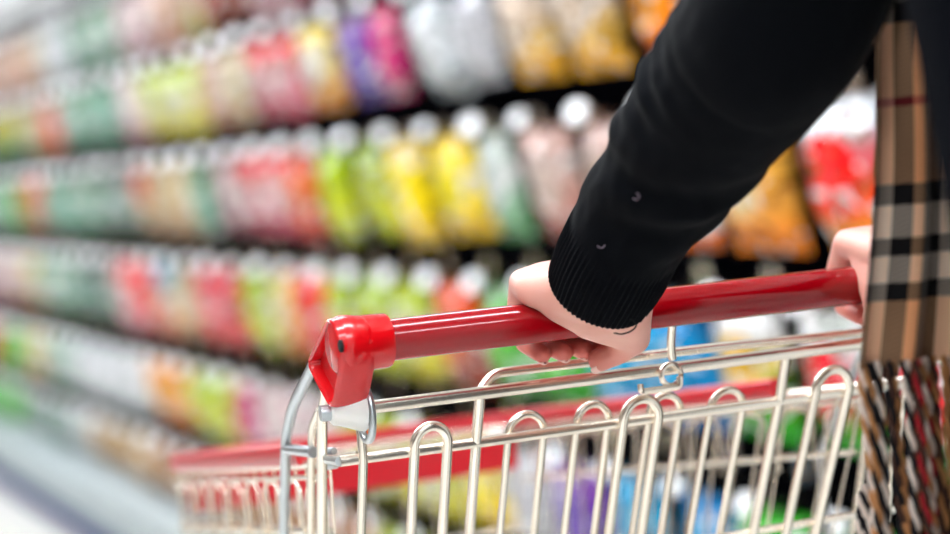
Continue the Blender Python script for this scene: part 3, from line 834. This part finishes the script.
def cuff(rings, grow=1.0):
    out = []; seg = 480
    for i in range(0, nc+2):
        r = rings[min(i, len(rings)-1)]; c = sum(r, V())/len(r); n = len(r); row = []
        for j in range(seg):
            u = j/seg*n; a = int(u) % n; b = (a+1) % n; p = r[a]*(1-(u-int(u))) + r[b]*(u-int(u))
            t = i/(nc+1)
            rib = .00075*math.cos(2*PI*j*60/seg)
            prof = .0012*math.sin(PI*min(1, t*1.1)) - (.0016 if i == 0 else 0) - .0022*t*t*t
            d = (p-c); row.append(c + d.normalized()*(d.length + .0012 + rib + prof))
        out.append(row)
    inner = [[c + (p-c)*.93 for p in out[k]] for k in (4, 2, 0) for c in [sum(out[k], V())/seg]]
    return MB().rings(inner + out, caps=False)
sl = rig_sleeve(rings[8:], 'sweater_sleeve')
cf = obj('ribbed_cuff', cuff(rings), M['knit'], sl)
rR = [.036, .042, .047, .054, .058, .062, .055]
ringsR = tube_sleeve(pR, rR, 140, 3.0)
sr = rig_sleeve(ringsR[8:], 'sweater_sleeve')
obj('ribbed_cuff', cuff(ringsR), M['knit'], sr)

# --- coat (sleeveless dark layer over the trunk) and trousers
def ellipse_loft(levels, seg=72, wob=.006, seed=0):
    rings = []
    L = smoothpath([V((z, cx, cy)) for z, cx, cy, rx, ry in levels], 6); Rr = smoothpath([V((rx, ry, 0)) for z, cx, cy, rx, ry in levels], 6)
    for p, r in zip(L, Rr):
        row = []
        for j in range(seg):
            a = 2*PI*j/seg; k = 1 + wob/.2*noise.noise(V((math.cos(a)*2+seed, math.sin(a)*2, p.x*6)))
            row.append(V((p.y + math.cos(a)*r.x*k, p.z + math.sin(a)*r.y*k, p.x)))
        rings.append(row)
    return rings
lv = [(.60, .88, .90, .215, .175), (.80, .88, .93, .205, .165), (1.00, .88, .975, .190, .150), (1.20, .88, 1.00, .192, .142), (1.32, .88, 1.035, .200, .125), (1.42, .88, 1.06, .165, .09), (1.47, .88, 1.075, .085, .075)]
rg = ellipse_loft(lv)
for row in rg:       # open front edge of the coat hangs to the shopper's left
    z = row[0].z
    for p in row: p.x = 1.08 - (1.08-p.x)*(1 + .035 + .055*max(0, min(1, (z-.95)/.3)) - .6*max(0, min(.25, z-1.27)))
inner = [[V((.88+(p.x-.88)*.95, .9+(p.y-.9)*.95, p.z)) for p in rg[k]] for k in (4, 0)]
ct = obj('coat', MB().rings(inner + rg, caps=False), M['coat'], person)
for s, (hx, hy, kx, ky, ax, ay) in ((0, (.79, .91, .79, .96, .79, .90)), (1, (.97, .91, .97, .82, .97, .68))):
    lvl = [(FZ+.09, ax, ay, .062, .07), (.15, (ax+kx)/2, (ay+ky)/2, .066, .072), (.38, kx, ky, .076, .080), (.66, (kx+hx)/2, (ky+hy)/2, .092, .098), (.80, hx+(.012 if s == 0 else -.012), hy+.012, .088, .095)]
    obj('trouser_leg', MB().rings(ellipse_loft(lvl, 40, .01, s), caps=False), M['trousers'], person)
    sh = MB(); fy = ay-.02
    rows = []
    for t in [i/14 for i in range(15)]:
        y = fy-.07+t*.27; w = .040+.010*math.sin(PI*min(1, t*1.25)) - .016*max(0, t-.75)*4*.9; h = .085 - .045*min(1, max(0, (t-.25)/.35)) - .012*max(0, t-.8)*5
        if t in (0, 1): w *= .6; h *= .7
        rows.append([V((ax + math.cos(a)*w, y, FZ + max(0.001, .5*h + .5*h*math.copysign(abs(math.sin(a))**.6, math.sin(a))))) for a in [2*PI*j/20 for j in range(20)]])
    obj('shoe', sh.rings(rows), M['shoe'], person)

# --- scarf
def tartan():
    m = bpy.data.materials.new('plaid_wool'); m.use_nodes = True
    nt = m.node_tree; N = nt.nodes; L = nt.links; b = N['Principled BSDF']
    b.inputs['Roughness'].default_value = .95; b.inputs['Specular IOR Level'].default_value = .15; b.inputs['Sheen Weight'].default_value = .15
    uv = N.new('ShaderNodeUVMap'); sp = N.new('ShaderNodeSeparateXYZ'); L.new(uv.outputs[0], sp.inputs[0])
    BE, BK, WH, RD, BR = (238,184,140), (14,12,18), (252,234,218), (170,20,36), (60,38,30)
    def ramp(src, stops):
        r = N.new('ShaderNodeValToRGB'); cr_ = r.color_ramp; cr_.interpolation = 'CONSTANT'
        cr_.elements[0].position = stops[0][0]; cr_.elements[0].color = (*lin(stops[0][1]), 1)
        cr_.elements[1].position = stops[1][0]; cr_.elements[1].color = (*lin(stops[1][1]), 1)
        for p, c in stops[2:]: e = cr_.elements.new(p); e.color = (*lin(c), 1)
        L.new(src, r.inputs[0]); return r
    # weft bands along the length (v = 0 at z .98, 1 at z 1.48)
    zz = lambda z: (1.14+(z-1.14)*1.09-.98)/.5
    vr = ramp(sp.outputs[1], [(0, BE), (zz(1.0255), BK), (zz(1.0375), WH), (zz(1.0525), BK), (zz(1.0645), WH), (zz(1.083), BK), (zz(1.0965), BE), (zz(1.1425), RD), (zz(1.1485), BE), (zz(1.193), BK), (zz(1.205), WH),
                    (zz(1.22), BK), (zz(1.232), WH), (zz(1.247), BK), (zz(1.26), BE), (zz(1.31), RD), (zz(1.316), BE), (zz(1.37), BK)])
    ur = ramp(sp.outputs[0], [(0, BK), (.02, WH), (.15, BK), (.245, BE), (.32, BK), (.40, BR), (.46, BK), (.54, WH), (.62, BK), (.68, BE), (.78, RD), (.80, BE), (.88, BK), (.94, BE)])
    wv = N.new('ShaderNodeTexWave'); wv.wave_type = 'BANDS'; wv.bands_direction = 'DIAGONAL'; wv.inputs['Scale'].default_value = 170
    tc = N.new('ShaderNodeTexCoord'); L.new(tc.outputs['Object'], wv.inputs['Vector'])
    mr = N.new('ShaderNodeMapRange'); mr.inputs[3].default_value = .32; mr.inputs[4].default_value = .68; L.new(wv.outputs['Fac'], mr.inputs[0])
    mx = N.new('ShaderNodeMix'); mx.data_type = 'RGBA'; L.new(mr.outputs[0], mx.inputs[0]); L.new(ur.outputs[0], mx.inputs[6]); L.new(vr.outputs[0], mx.inputs[7])
    mu = N.new('ShaderNodeMix'); mu.data_type = 'RGBA'; mu.blend_type = 'MULTIPLY'; mu.inputs[0].default_value = 1
    L.new(ur.outputs[0], mu.inputs[6]); L.new(vr.outputs[0], mu.inputs[7])
    mf = N.new('ShaderNodeMix'); mf.data_type = 'RGBA'; mf.inputs[0].default_value = .5
    L.new(mx.outputs[2], mf.inputs[6]); L.new(mu.outputs[2], mf.inputs[7])
    L.new(mf.outputs[2], b.inputs['Base Color'])
    n = N.new('ShaderNodeTexNoise'); n.inputs['Scale'].default_value = 500; L.new(tc.outputs['Object'], n.inputs['Vector'])
    bp = N.new('ShaderNodeBump'); bp.inputs['Strength'].default_value = .4; bp.inputs['Distance'].default_value = .001
    L.new(n.outputs['Fac'], bp.inputs['Height']); L.new(bp.outputs['Normal'], b.inputs['Normal'])
    return m
M['tartan'] = tartan()
ZB = .974
def scarf_pt(u, z):
    """plan section with pleats, drifting towards the neck above the chest"""
    k = max(0, (z-1.20)/.24); k = min(1, k)
    x = .7617 + (z-.974)*.131 + .085*u; y = 1.275 - .020*u + .008*math.sin(u*2*PI*2.5) 
    x += .0015*math.sin(z*24+1)
    y += .004*math.sin(z*15+u*4)
    xn = .82 + .03*u; yn = 1.150
    kk = k*k*(3-2*k)
    return V((x*(1-kk)+xn*kk, y*(1-kk)+yn*kk, z))
mb = MB(); mb.uv = []
NU, NV = 60, 90
for j in range(NV+1):
    z = ZB + (1.44-ZB)*j/NV
    for i in range(NU+1):
        mb.v.append(scarf_pt(i/NU, z)); mb.uv.append((i/NU, (z-.98)/.5))
for j in range(NV):
    for i in range(NU): a = j*(NU+1)+i; mb.f.append((a, a+1, a+NU+2, a+NU+1))
scf = obj('scarf', mb, M['tartan'], person)
scf['label'] = 'beige black white and red plaid wool scarf with twisted fringe'
sd = scf.modifiers.new('s', 'SOLIDIFY'); sd.thickness = .0022
ring = []
wr = MB(); cpts = []
for i in range(40):
    a = 2*PI*i/40; cpts.append(V((.88+.078*math.cos(a), 1.085+.072*math.sin(a), 1.455+.012*math.sin(a*2)-.02*math.sin(a))))
wr.tube(cpts, [.028+.004*math.sin(i) for i in range(40)], 20, closed=True)
wr.uv = [((i % 20)/20, ((i//20) % 10)/10) for i in range(len(wr.v))]
obj('neck_wrap', wr, M['tartan'], scf)
yarn = {n: mat('fringe_'+n, c, .95, spec=.15, sheen=.1, bump=(900, .5, .0006)) for n, c in (('tan', (176,122,76)), ('black', (16,14,20)), ('white', (225,208,196)), ('red', (160,26,36)), ('brown', (70,44,34)))}
def tassel(p, length, cols, seed, sway=V((0, 0, 0))):
    """two yarns twisted about one another"""
    r_ = random.Random(seed); pts = []
    n = 44; ph = r_.uniform(0, 6)
    ctr = []
    for i in range(n+1):
        t = i/n
        ctr.append(p + V((.0030*math.sin(t*5+ph)*t, .003*math.cos(t*4+ph)*t, -length*t)) + sway*t*t)
    root = None
    for k, c in enumerate(cols):
        mb = MB(); pth = []
        for i, q in enumerate(ctr):
            a = i*.75 + k*2*PI/len(cols) + ph; pth.append(q + V((math.cos(a), math.sin(a), 0))*.00165)
        mb.tube(pth, .0019, 7)
        o = obj('tassel', mb, yarn[c], scf)
cyc = [('tan', 'white'), ('tan', 'black'), ('red', 'white'), ('black', 'white'), ('tan', 'brown'), ('black', 'brown'), ('tan', 'tan'), ('black', 'white'), ('tan', 'brown'), ('brown', 'red'), ('black', 'tan')]
for i in range(30):
    u = (i+.5)/30; p = scarf_pt(u, ZB+.004) + V((0, .003*(-1)**i, 0))
    tassel(p, .135+rnd.uniform(-.01, .015), cyc[i % len(cyc)], i)
for i in range(4):   # the hind end of the scarf swings out to the left at the bottom
    p = V((.778-.002*i, 1.300+.004*i, .900-.004*i)); tassel(p, .09, ('black', 'white'), 50+i, V((-.022-.004*i, 0, 0)))

# --- loose threads on sleeve and wrist
def on_surf(px, py, dep): return on_d(px, py, dep)
th = MB().tube(smoothpath([on_d(614, 333, 1.618), on_d(622, 334, 1.616), on_d(631, 331, 1.615), on_d(636, 326, 1.615), on_d(634, 321, 1.618), on_d(630, 319, 1.62)], 6), .00065, 6)
obj('loose_thread', th, M['thread_and_hole'], sl)
def surf_point(px, py):
    # nearest sleeve ring point along the camera ray
    d = ray(px, py); best = None
    for r in rings:
        for p in r:
            t = (p-CAM).dot(d)/d.dot(d); dist = (CAM + d*t - p).length
            if dist < .006 and (best is None or t < best): best = t
    return CAM + d*((best or 1.5) - .0015)
for path in ([(633, 198), (637, 200), (640, 196)], [(636, 194), (638, 193), (639, 196), (637, 197)], [(597, 246), (602, 248), (605, 245)]):
    pts = smoothpath([surf_point(a, b) for a, b in path], 5)
    obj('lint', MB().tube(pts, .00035, 5), M['lint'], sl)

# everything above is laid out in units 1/.87 m with the floor at FZ; bring it to metres with the floor at zero
K_ = .87
for o in list(sc.objects):
    if o.parent is None:
        o.location = (o.location + V((0, 0, -FZ)))*K_
        if o.type != 'CAMERA': o.scale = o.scale*K_
cam.dof.focus_distance *= K_

# ------------------------------------------------------------------ world, view
w = bpy.data.worlds.new('world'); sc.world = w; w.use_nodes = True
w.node_tree.nodes['Background'].inputs[0].default_value = (.9, .95, 1, 1)
w.node_tree.nodes['Background'].inputs[1].default_value = .3
sc.view_settings.view_transform = 'Standard'; sc.view_settings.look = 'None'
sc.view_settings.gamma = 1; sc.view_settings.use_curve_mapping = False
sc.view_settings.exposure = 1.45
sc.cycles.use_denoising = True
sc.cycles.max_bounces = 6
